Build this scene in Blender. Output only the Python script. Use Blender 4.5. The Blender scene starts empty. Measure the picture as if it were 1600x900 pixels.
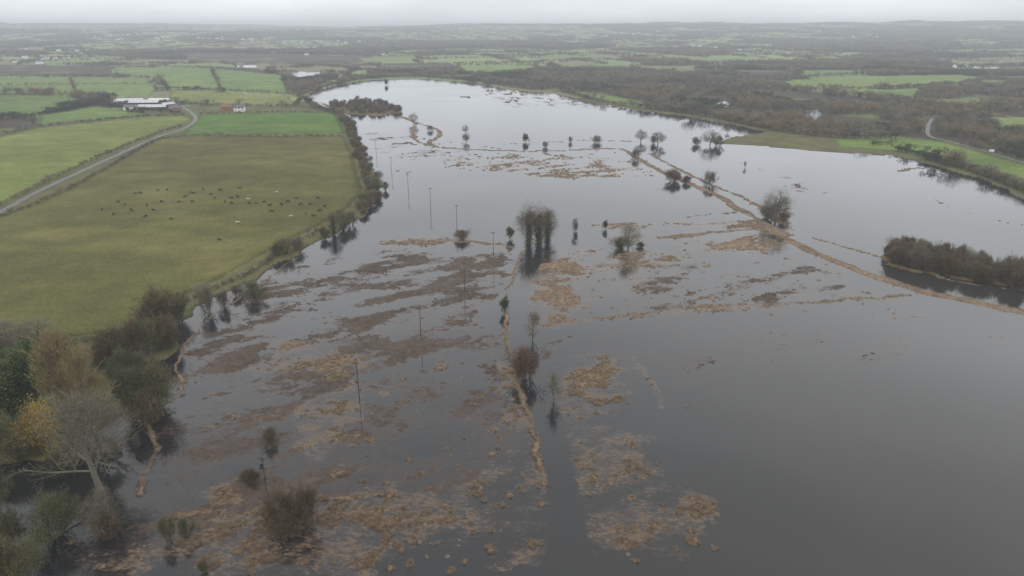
import bpy, math, random
import numpy as np
from mathutils import Vector, Matrix

rng = np.random.default_rng(7)
random.seed(7)
H = 100.0
FPX = 1081.0
PITCH = math.atan(408.0/FPX)
CP, SP = math.cos(PITCH), math.sin(PITCH)

# survey helper: sight-line of the drone -> spot on the flood plain (metres)
def G(u, v):
    a = u-800.0; b = 450.0-v
    dx = a; dy = FPX*CP + b*SP; dz = -FPX*SP + b*CP
    t = -H/dz
    return (dx*t, dy*t)
def GP(pts): return np.array([G(*p) for p in pts])
def hm(px, u, v):
    x, y = G(u, v)
    depth = y*CP + H*SP
    ang = math.atan2(H, math.hypot(x, y))
    return px*depth/FPX/math.cos(ang)
def wm(px, u, v):
    x, y = G(u, v)
    return px*(y*CP+H*SP)/FPX

# ---------------------------------------------------------------- noise
def _h(ix, iy, s):
    v = np.sin(ix*127.1+iy*311.7+s*74.7)*43758.5453
    return v-np.floor(v)
def vnoise(x, y, s=0):
    ix = np.floor(x); iy = np.floor(y)
    fx = x-ix; fy = y-iy
    fx = fx*fx*(3-2*fx); fy = fy*fy*(3-2*fy)
    a = _h(ix, iy, s); b = _h(ix+1, iy, s); c = _h(ix, iy+1, s); d = _h(ix+1, iy+1, s)
    return (a*(1-fx)+b*fx)*(1-fy)+(c*(1-fx)+d*fx)*fy
def fbm(x, y, scale, octv=4, s=0):
    r = 0; amp = 0.5; tot = 0
    x = x/scale; y = y/scale
    for i in range(octv):
        r = r+amp*vnoise(x, y, s+i*3.3); tot += amp
        amp *= 0.5; x = x*2.03+11.3; y = y*2.03+5.7
    return r/tot
def sstep(a, b, x):
    t = np.clip((x-a)/(b-a), 0, 1); return t*t*(3-2*t)

def inpoly(x, y, P):
    res = np.zeros(x.shape, bool)
    m = (x >= P[:, 0].min()) & (x <= P[:, 0].max()) & (y >= P[:, 1].min()) & (y <= P[:, 1].max())
    idx = np.nonzero(m)[0]
    if len(idx) == 0: return res
    xx = x[idx]; yy = y[idx]; r = np.zeros(len(idx), bool)
    n = len(P)
    for i in range(n):
        x1, y1 = P[i]; x2, y2 = P[(i+1) % n]
        if y1 == y2: continue
        c = ((y1 > yy) != (y2 > yy)) & (xx < (x2-x1)*(yy-y1)/(y2-y1)+x1)
        r ^= c
    res[idx] = r
    return res
def distline(x, y, L, maxd=30, closed=False):
    D = np.full(x.shape, 1e6)
    if closed: L = np.vstack([L, L[:1]])
    m = (x >= L[:, 0].min()-maxd) & (x <= L[:, 0].max()+maxd) & (y >= L[:, 1].min()-maxd) & (y <= L[:, 1].max()+maxd)
    idx = np.nonzero(m)[0]
    if len(idx) == 0: return D
    xx = x[idx]; yy = y[idx]; d = np.full(len(idx), 1e6)
    for i in range(len(L)-1):
        ax, ay = L[i]; bx, by = L[i+1]
        vx, vy = bx-ax, by-ay; q = vx*vx+vy*vy+1e-9
        t = np.clip(((xx-ax)*vx+(yy-ay)*vy)/q, 0, 1)
        d = np.minimum(d, np.hypot(xx-ax-t*vx, yy-ay-t*vy))
    D[idx] = d
    return D
def smoothline(P, n=6):
    P = np.array(P, float); out = []
    Q = np.vstack([2*P[0]-P[1], P, 2*P[-1]-P[-2]])
    for i in range(1, len(Q)-2):
        p0, p1, p2, p3 = Q[i-1], Q[i], Q[i+1], Q[i+2]
        for k in range(n):
            t = k/n
            out.append(0.5*((2*p1)+(-p0+p2)*t+(2*p0-5*p1+4*p2-p3)*t*t+(-p0+3*p1-3*p2+p3)*t**3))
    out.append(Q[-2])
    return np.array(out)

# ---------------------------------------------------------------- layout
WATER = GP([(-400,1100),(-60,800),(0,728),(70,712),(110,690),(180,650),(192,598),(215,578),(270,548),(284,505),(300,480),(345,458),
 (400,437),(440,407),(500,374),(540,353),(583,327),(593,297),(583,265),(567,237),(553,207),(546,190),(535,178),(500,165),(481,148),
 (500,137),(570,126),(650,123),(745,130),(800,141),(865,146),(925,160),(1000,173),(1080,183),(1150,196),(1200,206),(1150,213),
 (1120,224),(1200,229),(1290,237),(1400,243),(1470,262),(1540,282),(1620,318),(1950,420),(2600,700),(2600,1100),(800,1700)])
PONDS = [GP([(445,115),(470,112),(500,113),(505,120),(490,124),(465,126)]), GP([(1255,174),(1285,170),(1292,192),(1262,194)]),
         GP([(1110,160),(1150,158),(1160,165),(1130,167)]), GP([(368,102),(400,100),(402,106),(370,107)])]
ISLES = [GP([(513,166),(560,158),(600,162),(630,176),(600,180),(540,178)]),
         GP([(1376,404),(1400,392),(1500,408),(1680,445),(1680,468),(1600,453),(1500,437),(1400,418)]),
         GP([(720,151),(735,151),(735,153),(720,153)])]

FIELDS = [ # polygon, colour
 (GP([(283,213),(537,213),(550,240),(566,300),(545,325),(500,352),(430,388),(330,445),(250,480),(200,520),(100,530),(-200,560),(-300,430),(0,340),(110,292),(240,220)]), (0.098,0.098,0.032)),
 (GP([(314,179),(522,176),(540,209),(285,211)]), (0.080,0.142,0.030)),
 (GP([(-250,275),(0,216),(60,201),(210,184),(288,181),(300,188),(240,209),(130,260),(0,320),(-300,410)]), (0.145,0.175,0.048)),
 (GP([(62,182),(150,166),(225,179),(190,183),(62,196)]), (0.12,0.175,0.05)),
 (GP([(-200,170),(0,148),(105,150),(140,162),(60,179),(-200,205)]), (0.095,0.15,0.045)),
 (GP([(-200,120),(0,121),(230,123),(245,138),(235,150),(180,155),(100,147),(-200,145)]), (0.135,0.19,0.06)),
 (GP([(180,106),(330,107),(440,118),(450,148),(262,138),(245,124),(180,119)]), (0.13,0.19,0.06)),
 (GP([(268,141),(450,150),(462,166),(330,164),(262,160)]), (0.165,0.19,0.06)),
 (GP([(715,104),(820,103),(838,112),(760,119),(722,113)]), (0.15,0.21,0.07)),
 (GP([(855,101),(985,101),(985,110),(880,110)]), (0.14,0.18,0.07)),
 (GP([(1060,90),(1240,92),(1240,99),(1070,97)]), (0.16,0.19,0.085)),
 (GP([(1225,128),(1300,120),(1500,117),(1535,123),(1500,130),(1340,139),(1240,137)]), (0.15,0.20,0.065)),
 (GP([(1330,143),(1440,138),(1430,150),(1350,154)]), (0.13,0.2,0.06)),
 (GP([(1240,110),(1400,110),(1420,116),(1260,119)]), (0.13,0.19,0.07)),
 (GP([(1480,98),(1620,98),(1620,104),(1490,106)]), (0.16,0.19,0.09)),
 (GP([(1545,184),(1700,183),(1700,214),(1560,208)]), (0.17,0.21,0.07)),
 (GP([(895,144),(940,147),(1010,160),(1050,172),(1000,169),(930,156)]), (0.13,0.18,0.06)),
 (GP([(1300,218),(1400,214),(1470,222),(1600,258),(1700,285),(1700,310),(1600,281),(1530,262),(1440,244),(1400,236),(1310,231)]), (0.115,0.17,0.045)),
 (GP([(-200,535),(60,540),(50,556),(-200,590)]), (0.075,0.13,0.03)),
 (GP([(560,92),(640,90),(650,96),(570,98)]), (0.15,0.19,0.08)),
 (GP([(1440,158),(1520,152),(1560,160),(1500,166)]), (0.14,0.17,0.07)),
 (GP([(1480,108),(1620,106),(1620,113),(1490,114)]), (0.14,0.18,0.075)),
 (GP([(1030,104),(1130,102),(1150,108),(1040,110)]), (0.14,0.17,0.08)),
 (GP([(840,90),(960,89),(970,94),(850,95)]), (0.15,0.18,0.085)),
]
WOODS = [
 GP([(560,122),(600,100),(700,98),(760,120),(900,118),(1000,133),(1100,128),(1240,140),(1400,156),(1600,186),(1750,215),(1750,262),(1600,246),(1480,222),(1400,214),(1300,215),(1200,202),(1150,193),(1080,180),(1000,170),(930,152),(860,143),(800,138),(740,127),(650,120)]),
 GP([(980,110),(1230,110),(1240,140),(1100,132),(1000,128)]),
 GP([(1420,138),(1600,126),(1750,126),(1750,182),(1600,186),(1430,156)]),
 GP([(-150,100),(170,104),(180,120),(-150,119)]),
 GP([(290,103),(440,110),(440,117),(330,110)]),
 GP([(430,122),(470,118),(530,122),(500,134),(470,146),(445,140)]),
 GP([(40,140),(180,150),(178,160),(100,158),(50,146)]),
 GP([(-60,178),(55,184),(62,198),(-60,206)]),
 GP([(232,108),(242,108),(250,126),(238,128)]),
 GP([(280,86),(560,88),(600,94),(560,105),(300,98)]),
]
ROADS = {
 'country_lane': (GP([(-260,450),(-90,378),(0,334),(60,301),(130,268),(200,236),(250,214),(288,202),(306,186),(290,171),(262,160),(236,152),(262,141),(240,130),(236,118)]), 3.6),
 'bank_road': (GP([(1456,186),(1450,200),(1453,214),(1490,224),(1548,240),(1600,256),(1750,300)]), 3.6),
 'farm_track': (GP([(288,202),(400,213),(535,211)]), 3.0),
}
REEDLINES = [ # px polyline, half width m, density
 ([(625,182),(652,192),(682,202),(687,212),(671,225),(720,233),(850,236),(960,232),(990,244),(1030,266),(1080,288),(1130,310),(1152,328),(1195,338)],2.2,.95),
 ([(650,192),(646,214),(668,228)],1.6,.8),
 ([(780,226),(820,224),(880,221),(920,219),(990,221),(1030,222)],2.2,.66),
 ([(1015,240),(1060,264),(1110,288),(1165,310),(1200,330)],1.5,.85),
 ([(1150,325),(1190,345),(1220,368),(1290,402),(1400,443),(1500,468),(1600,489),(1750,525)],2.3,1.0),
 ([(1225,362),(1330,388),(1420,418),(1500,440),(1600,456)],1.1,.72),
 ([(800,515),(880,505),(960,495),(1060,487),(1160,480),(1250,472),(1340,467),(1420,462)],1.2,.68),
 ([(818,392),(802,430),(790,470),(794,540),(805,588),(822,640),(838,700),(856,768)],0.55,.85),
 ([(505,374),(455,408),(405,447),(355,480),(312,512),(275,570),(288,612),(238,648),(241,700),(214,772)],0.45,.8),
 ([(500,782),(560,776),(622,770)],.5,.75),
 ([(250,814),(320,804),(392,799)],.7,.75),
 ([(600,377),(660,379),(730,377),(800,385)],2.0,.62),
 ([(930,352),(1010,350),(1090,350),(1180,346)],2.5,.62),
 ([(1030,372),(1090,366),(1150,360),(1200,358)],2.5,.72),
 ([(1120,222),(1200,228),(1290,236),(1400,242),(1462,256)],4,.8),
 ([(500,160),(545,176),(600,181),(640,184)],3.5,.7),
 ([(1405,268),(1440,262),(1462,264)],1.5,.9),
 ([(1040,345),(1110,335),(1160,332)],1.5,.55),
 ([(1440,300),(1500,330),(1600,352)],1.2,.5),
 ([(630,212),(700,222),(780,232)],1.5,.55),
 ([(560,130),(480,150),(500,168)],3,.6),
 ([(990,560),(1020,600),(1040,640)],.8,.5),
 ([(1050,480),(1160,476),(1166,484)],1.6,.75),
]
REEDPOLY = [ # poly, density, kind 0 dark brown sedge / 1 tan reed
 ([(305,520),(400,505),(440,520),(430,560),(350,600),(290,598)],.70,0),
 ([(400,440),(520,402),(620,388),(700,384),(795,398),(790,470),(700,560),(560,565),(430,520),(350,500)],.59,0),
 ([(460,560),(790,520),(820,700),(700,780),(560,760)],.47,0),
 ([(250,650),(470,560),(570,600),(560,780),(200,830)],.57,0),
 ([(825,410),(900,385),(955,385),(905,435),(900,500),(930,495),(860,510),(828,470)],.63,1),
 ([(768,580),(805,578),(832,590),(830,622),(775,612)],.78,1),
 ([(880,560),(940,555),(972,590),(950,630),(890,625)],.65,1),
 ([(440,640),(500,600),(570,605),(570,650),(540,690),(545,720),(500,755),(455,750),(425,700)],.63,1),
 ([(400,560),(440,520),(560,520),(560,600),(430,650),(390,640)],.54,1),
 ([(280,770),(350,705),(392,715),(385,780),(310,795)],.63,1),
 ([(530,808),(600,798),(700,800),(880,800),(880,822),(740,832),(560,830)],.64,1),
 ([(280,850),(380,840),(460,850),(450,890),(300,900)],.6,1),
 ([(60,900),(150,855),(260,855),(270,900)],.62,1),
 ([(560,855),(600,852),(605,880),(560,890)],.64,1),
 ([(760,850),(800,838),(870,842),(860,862),(780,866)],.64,1),
 ([(1040,782),(1080,772),(1120,790),(1090,805)],.62,1),
 ([(1048,386),(1110,372),(1185,368),(1232,380),(1190,393),(1090,391)],.85,1),
 ([(1120,352),(1200,342),(1240,352),(1235,372),(1150,366)],.68,1),
 ([(1175,318),(1200,322),(1240,350),(1200,350)],.75,1),
 ([(990,425),(1150,398),(1260,410),(1360,445),(1340,468),(1100,484),(990,500)],.48,0),
 ([(920,390),(1050,390),(1100,420),(950,470),(905,470)],.47,1),
 ([(935,350),(1010,352),(1015,370),(940,366)],.6,1),
 ([(600,374),(720,372),(722,384),(605,384)],.58,1),
 ([(690,240),(860,240),(1010,250),(1010,276),(860,275),(700,262)],.50,1),
 ([(820,270),(960,266),(965,277),(840,278)],.60,1),
 ([(740,140),(830,140),(960,160),(950,170),(800,168)],.47,0),
 ([(560,205),(650,210),(720,235),(780,255),(600,250)],.44,0),
 ([(1180,460),(1205,455),(1232,463),(1215,474),(1185,470)],.75,0),
 ([(1150,250),(1250,280),(1300,310),(1240,300)],.42,0),
 ([(850,538),(868,536),(872,545),(852,548)],.95,0),
 ([(560,600),(880,620),(1000,700),(1100,780),(1050,850),(520,860)],.40,1),
 ([(300,790),(560,780),(560,900),(250,900)],.46,1),
 ([(870,630),(920,640),(950,700),(940,790),(890,760)],.50,1),
 ([(980,620),(1400,560),(1600,520),(1600,500),(1300,480),(900,520)],.31,0),
]
REEDLINES = [(smoothline(GP(a)), b, c) for a, b, c in REEDLINES]
REEDPOLY = [(GP(a), b, c) for a, b, c in REEDPOLY]
CHANNELS = [(smoothline(GP([(842,392),(828,420),(812,460),(815,520),(835,600),(862,680),(878,760),(890,860)])), 4.0),
            (smoothline(GP([(1000,238),(1050,264),(1105,292),(1160,318),(1200,345),(1300,388),(1420,432),(1600,472)])), 2.6),
            (smoothline(GP([(300,490),(390,440),(500,378)])), 2.5)]
# loose tufts of reed
BL = []
for (u, v) in [(580,688),(597,615),(657,640),(638,718),(578,868),(640,880),(705,892),(765,858),(830,850),(735,805),(980,630),(985,778),(1120,802),
               (660,740),(700,700),(770,672),(690,572),(655,830),(915,760),(928,745),(905,690),(745,770),(612,770),(470,700),(780,685),(915,637),(1082,846)]:
    x, y = G(u, v); BL.append((x, y, rng.uniform(.8, 1.6)))
for i in range(220):
    u = rng.uniform(300, 1120); v = rng.uniform(560, 895)
    if u > 900 and rng.random() < .65: continue
    x, y = G(u, v); BL.append((x, y, rng.uniform(.25, .8)))
for i in range(300):
    u = rng.uniform(850, 1420); v = rng.uniform(395, 500)
    x, y = G(u, v); BL.append((x, y, rng.uniform(.3, 1.0)))
for i in range(220):
    u = rng.uniform(620, 1060); v = rng.uniform(238, 275)
    x, y = G(u, v); BL.append((x, y, rng.uniform(.4, 1.6)))

def watermask(x, y):
    wx = x+(fbm(x, y, 14, 3, 1)-.5)*9; wy = y+(fbm(x, y, 14, 3, 2)-.5)*9
    w = inpoly(wx, wy, WATER)
    for P in PONDS: w |= inpoly(wx, wy, P)
    for P in ISLES: w &= ~inpoly(wx, wy, P)
    return w
def reedfield(x, y):
    """density 0..1, kind 0..1"""
    n1 = fbm(x, y, 5.5, 4, 5)
    d = np.zeros(x.shape); k = np.zeros(x.shape)
    wp = []
    for s_, am_, sc_ in ((21, 22, 14), (23, 30, 9), (25, 18, 5)):
        wp.append((x+(fbm(x, y, sc_, 3, s_)-.5)*am_, y+(fbm(x, y, sc_, 3, s_+.5)-.5)*am_))
    for P, dens, kind in REEDPOLY:
        m = sum(inpoly(a, b, P).astype(float) for a, b in wp)/3
        dd = dens*(.35+.65*m)*(m > 0)
        k = np.where((m > 0) & (dd >= d), kind, k); d = np.maximum(d, dd)
    # large-scale clumping, drawn out along the old ditches
    big = sstep(.3, .7, fbm(x*.8+y*.5, (y*.8-x*.5)*2.4, 16, 4, 9))
    d = d*np.where(k > .5, .58+.75*big, .60+.75*big)
    for L, hw, dens in REEDLINES:
        q = distline(x+(n1-.5)*3.5, y+(vnoise(x/6, y/6, 4)-.5)*3.5, L)
        f = 1-sstep(hw*.7, hw*1.9, q)
        gap = 0.66+.7*(vnoise(x/7, y/7, 13))
        nd = dens*f*np.clip(gap, 0, 1.1)
        k = np.where(nd > d, 1, k); d = np.maximum(d, nd)
    for bx, by, br in BL:
        m = (np.abs(x-bx) < br*2.5) & (np.abs(y-by) < br*2.5)
        idx = np.nonzero(m)[0]
        if len(idx):
            q = np.hypot(x[idx]-bx, (y[idx]-by)*.9)+(n1[idx]-.5)*br*2.8
            nd = .78*(1-sstep(br*.3, br*1.3, q))
            d[idx] = np.maximum(d[idx], nd); k[idx] = np.where(nd > .2, 1, k[idx])
    for L, w in CHANNELS:
        q = distline(x, y, L); d *= sstep(w*.5, w*1.2, q)
    return d, k

def zland(x, y):
    r = np.hypot(x, y)
    base = 0.6+0.25*(fbm(x, y, 40, 2, 31)-.5)
    und = sstep(1700, 4200, r)*22*fbm(x, y, 900, 3, 33)
    hill = sstep(3200, 9500, r)*(15+150*fbm(x, y, 2600, 4, 35))
    return base+und+hill*(1-.5*sstep(11000, 20000, r))
def cells(x, y, size=185.0):
    wx = x+(fbm(x, y, 300, 2, 41)-.5)*120; wy = y+(fbm(x, y, 300, 2, 42)-.5)*160
    a = .35
    X = (wx*math.cos(a)+wy*math.sin(a))/size; Y = (-wx*math.sin(a)+wy*math.cos(a))/(size*1.35)
    ix = np.floor(X); iy = np.floor(Y)
    d1 = np.full(x.shape, 9e9); d2 = np.full(x.shape, 9e9); cid = np.zeros(x.shape)
    for i in (-1, 0, 1):
        for j in (-1, 0, 1):
            cx = ix+i; cy = iy+j
            px = cx+.15+.7*_h(cx, cy, 1.7); py = cy+.15+.7*_h(cx, cy, 5.1)
            d = np.maximum(np.abs(X-px), np.abs(Y-py))*.75+.25*np.hypot(X-px, Y-py)
            c = _h(cx, cy, 9.9)
            new = d < d1
            d2 = np.where(new, d1, np.minimum(d2, d)); cid = np.where(new, c, cid); d1 = np.where(new, d, d1)
    return cid, (d2-d1)*size*.5
def farwood(x, y, cid):
    w = fbm(x, y, 900, 3, 51)
    bias = sstep(0, 1500, x)*.08
    return (cid < .12+bias) | (w+bias*.5 > .645)

# ---------------------------------------------------------------- materials
def newmat(name):
    m = bpy.data.materials.new(name); m.use_nodes = True
    nt = m.node_tree; b = nt.nodes['Principled BSDF']
    return m, nt, b
def N(nt, t, **kw):
    n = nt.nodes.new(t)
    for k, v in kw.items(): setattr(n, k, v)
    return n
def noisecol(name, c1, c2, scale=2.0, rough=.9, rnd=.0, spec=.2):
    m, nt, b = newmat(name)
    tc = N(nt, 'ShaderNodeTexCoord'); nz = N(nt, 'ShaderNodeTexNoise')
    nz.inputs['Scale'].default_value = scale; nz.inputs['Detail'].default_value = 4
    nt.links.new(tc.outputs['Object'], nz.inputs['Vector'])
    cr = N(nt, 'ShaderNodeValToRGB')
    cr.color_ramp.elements[0].position = .35; cr.color_ramp.elements[1].position = .65
    cr.color_ramp.elements[0].color = (*c1, 1); cr.color_ramp.elements[1].color = (*c2, 1)
    nt.links.new(nz.outputs['Fac'], cr.inputs['Fac'])
    out = cr.outputs['Color']
    if rnd > 0:
        oi = N(nt, 'ShaderNodeObjectInfo')
        mr = N(nt, 'ShaderNodeMapRange'); mr.inputs['To Min'].default_value = 1-rnd; mr.inputs['To Max'].default_value = 1+rnd
        nt.links.new(oi.outputs['Random'], mr.inputs['Value'])
        vm = N(nt, 'ShaderNodeVectorMath', operation='SCALE')
        nt.links.new(out, vm.inputs[0]); nt.links.new(mr.outputs[0], vm.inputs['Scale'])
        hs = N(nt, 'ShaderNodeHueSaturation')
        m2 = N(nt, 'ShaderNodeMath', operation='MULTIPLY'); m2.inputs[1].default_value = 7.31
        fr = N(nt, 'ShaderNodeMath', operation='FRACT')
        mh = N(nt, 'ShaderNodeMapRange'); mh.inputs['To Min'].default_value = .475; mh.inputs['To Max'].default_value = .535
        nt.links.new(oi.outputs['Random'], m2.inputs[0]); nt.links.new(m2.outputs[0], fr.inputs[0]); nt.links.new(fr.outputs[0], mh.inputs['Value'])
        nt.links.new(mh.outputs[0], hs.inputs['Hue']); nt.links.new(vm.outputs[0], hs.inputs['Color'])
        out = hs.outputs['Color']
    nt.links.new(out, b.inputs['Base Color'])
    b.inputs['Roughness'].default_value = rough
    b.inputs['Specular IOR Level'].default_value = spec
    return m

M_bark = noisecol('bark', (.075,.062,.05), (.145,.125,.10), 3)
M_barkpale = noisecol('bark_pale', (.13,.12,.09), (.23,.21,.165), 2)
M_twig = noisecol('twig_brown', (.115,.095,.07), (.20,.168,.125), .5, rnd=.25)
M_twiggrey = noisecol('twig_grey', (.135,.125,.09), (.235,.215,.155), .5, rnd=.2)
M_twigolive = noisecol('twig_olive', (.10,.10,.052), (.185,.175,.095), .5, rnd=.25)
M_twiggold = noisecol('twig_gold', (.21,.155,.075), (.33,.25,.125), .5, rnd=.15)
M_twigred = noisecol('twig_russet', (.10,.072,.045), (.175,.125,.075), .6, rnd=.2)
M_ivy = noisecol('ivy_leaf', (.04,.056,.02), (.09,.11,.04), .9, rnd=.25)
M_olive = noisecol('olive_leaf', (.07,.078,.028), (.135,.14,.052), .9, rnd=.25)
M_orange = noisecol('autumn_leaf', (.27,.135,.03), (.40,.22,.05), .9, rnd=.1)
M_reed = noisecol('dry_reed', (.18,.124,.082), (.33,.24,.16), 1.2, rnd=.3)

# land
M_land, nt, b = newmat('land')
at = N(nt, 'ShaderNodeAttribute', attribute_name='Col')
tc = N(nt, 'ShaderNodeTexCoord')
def noise(nt, vec, scale, detail=5, rough=.6):
    n = N(nt, 'ShaderNodeTexNoise'); n.inputs['Scale'].default_value = scale; n.inputs['Detail'].default_value = detail; n.inputs['Roughness'].default_value = rough
    nt.links.new(vec, n.inputs['Vector']); return n.outputs['Fac']
def maprange(nt, v, a, b2, c, d):
    n = N(nt, 'ShaderNodeMapRange'); n.inputs[1].default_value = a; n.inputs[2].default_value = b2; n.inputs[3].default_value = c; n.inputs[4].default_value = d
    nt.links.new(v, n.inputs[0]); return n.outputs[0]
def math_(nt, op, a, b2):
    n = N(nt, 'ShaderNodeMath', operation=op)
    for i, q in enumerate((a, b2)):
        if isinstance(q, (int, float)): n.inputs[i].default_value = q
        else: nt.links.new(q, n.inputs[i])
    return n.outputs[0]
a1 = maprange(nt, noise(nt, tc.outputs['Object'], .9, 6, .7), .3, .7, .66, 1.34)
a2 = maprange(nt, noise(nt, tc.outputs['Object'], .045, 5, .6), .3, .7, .80, 1.2)
mm = math_(nt, 'MULTIPLY', a1, a2)
vs = N(nt, 'ShaderNodeVectorMath', operation='SCALE'); nt.links.new(at.outputs['Color'], vs.inputs[0]); nt.links.new(mm, vs.inputs['Scale'])
nt.links.new(vs.outputs[0], b.inputs['Base Color'])
b.inputs['Roughness'].default_value = 1; b.inputs['Specular IOR Level'].default_value = .1

# water
M_water, nt, b = newmat('flood_water')
tc = N(nt, 'ShaderNodeTexCoord')
av = N(nt, 'ShaderNodeAttribute', attribute_name='veg')
ak = N(nt, 'ShaderNodeAttribute', attribute_name='kind')
am = N(nt, 'ShaderNodeAttribute', attribute_name='murk')
mp = N(nt, 'ShaderNodeMapping'); mp.inputs['Scale'].default_value = (.6, 1.1, 1); mp.inputs['Rotation'].default_value = (0, 0, .45); nt.links.new(tc.outputs['Object'], mp.inputs['Vector'])
fine = maprange(nt, noise(nt, mp.outputs[0], 1.0, 8, .85), .2, .8, -.1, 1.1)
mid = maprange(nt, noise(nt, mp.outputs[0], .2, 5, .65), .2, .8, -.05, 1.05)
nn = math_(nt, 'ADD', math_(nt, 'MULTIPLY', fine, .65), math_(nt, 'MULTIPLY', mid, .35))
thr = maprange(nt, av.outputs['Fac'], 0, 1, .84, .24)
df = math_(nt, 'SUBTRACT', nn, thr)
mask = maprange(nt, df, 0.0, .06, 0, 1)
sub = maprange(nt, df, -.18, .04, 0, 1)   # submerged stems
def mixc(nt, f, a, b2):
    n = N(nt, 'ShaderNodeMix', data_type='RGBA')
    if isinstance(f, (int, float)): n.inputs[0].default_value = f
    else: nt.links.new(f, n.inputs[0])
    for i, q in ((6, a), (7, b2)):
        if isinstance(q, tuple): n.inputs[i].default_value = (*q, 1)
        else: nt.links.new(q, n.inputs[i])
    return n.outputs[2]
wbase = mixc(nt, am.outputs['Fac'], (.019,.019,.0195), (.043,.040,.036))
subc = mixc(nt, ak.outputs['Fac'], (.052,.040,.034), (.09,.066,.049))
wcol = mixc(nt, math_(nt, 'MULTIPLY', sub, .75), wbase, subc)
nt.links.new(wcol, b.inputs['Base Color'])
b.inputs['IOR'].default_value = 1.42
rg = maprange(nt, noise(nt, tc.outputs['Object'], .012, 3, .5), .35, .65, .035, .105)
nt.links.new(rg, b.inputs['Roughness'])
bp = N(nt, 'ShaderNodeBump'); bp.inputs['Strength'].default_value = .06; bp.inputs['Distance'].default_value = .12
nt.links.new(noise(nt, tc.outputs['Object'], .8, 3, .5), bp.inputs['Height']); nt.links.new(bp.outputs[0], b.inputs['Normal'])
d2 = N(nt, 'ShaderNodeBsdfDiffuse')
vc = mixc(nt, ak.outputs['Fac'], (.088,.065,.052), (.20,.142,.098))
nt.links.new(mixc(nt, maprange(nt, fine, .35, .7, 0, 1), mixc(nt, .5, vc, (.05,.037,.028)), vc), d2.inputs['Color'])
ms = N(nt, 'ShaderNodeMixShader'); nt.links.new(math_(nt, 'MULTIPLY', mask, .75), ms.inputs[0])
nt.links.new(b.outputs[0], ms.inputs[1]); nt.links.new(d2.outputs[0], ms.inputs[2])
nt.links.new(ms.outputs[0], nt.nodes['Material Output'].inputs['Surface'])

# ---------------------------------------------------------------- ground sheet
ang = np.concatenate([np.arange(-180, -48, 4.0), np.arange(-48, 48, .10), np.arange(48, 180, 4.0)])
th = np.concatenate([[89.4, 86, 82], np.arange(78, 50, -2.0), np.arange(50, 2.0, -.078)])
rr = H/np.tan(np.radians(th))
far = [rr[-1]]
while far[-1] < 27000: far.append(far[-1]*1.021)
rr = np.concatenate([rr, far[1:]])
def sheet(rr, ang):
    A, R = np.meshgrid(np.radians(ang), rr)
    x = (R*np.sin(A)).ravel(); y = (R*np.cos(A)).ravel()
    nr, na = len(rr), len(ang)
    i = np.arange(nr-1)[:, None]*na+np.arange(na)[None, :]
    j = np.arange(nr-1)[:, None]*na+((np.arange(na)+1) % na)[None, :]
    F = np.stack([i, j, j+na, i+na], -1).reshape(-1, 4)[:, ::-1]
    return x, y, F
def meshobj(name, V, F, mat, smooth=True, attrs=None, col=None):
    me = bpy.data.meshes.new(name)
    V = np.asarray(V, np.float32); F = np.asarray(F, np.int32)
    me.vertices.add(len(V)); me.vertices.foreach_set('co', V.ravel())
    me.loops.add(F.size); me.loops.foreach_set('vertex_index', F.ravel())
    me.polygons.add(len(F)); me.polygons.foreach_set('loop_start', np.arange(0, F.size, F.shape[1], dtype=np.int32))
    me.update(calc_edges=True)
    if smooth: me.polygons.foreach_set('use_smooth', np.ones(len(F), bool))
    for k, v in (attrs or {}).items():
        a = me.attributes.new(k, 'FLOAT', 'POINT'); a.data.foreach_set('value', np.asarray(v, np.float32))
    if col is not None:
        a = me.attributes.new('Col', 'FLOAT_COLOR', 'POINT')
        a.data.foreach_set('color', np.hstack([col, np.ones((len(col), 1))]).astype(np.float32).ravel())
    me.materials.append(mat)
    o = bpy.data.objects.new(name, me); bpy.context.scene.collection.objects.link(o)
    return o

x, y, F = sheet(rr, ang)
R = np.hypot(x, y)
W = watermask(x, y)
dens, kind = reedfield(x, y)
z = zland(x, y)
rx_, ry_ = x*.9+y*.43, y*.9-x*.43
nz_ = .30*vnoise(rx_/.9, ry_/.75, 61)+.26*vnoise(rx_/1.9, ry_/1.4, 62)+.24*vnoise(rx_/4.2, ry_/2.8, 63)+.20*vnoise(rx_/10, ry_/6, 64)
zr = np.clip((nz_-(1.02-.80*dens))*.9, -.4, .24)
zr = np.where(dens < .12, -.4, zr)
z = np.where(W, zr, z)
emerg = W & (z > -.05)
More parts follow.
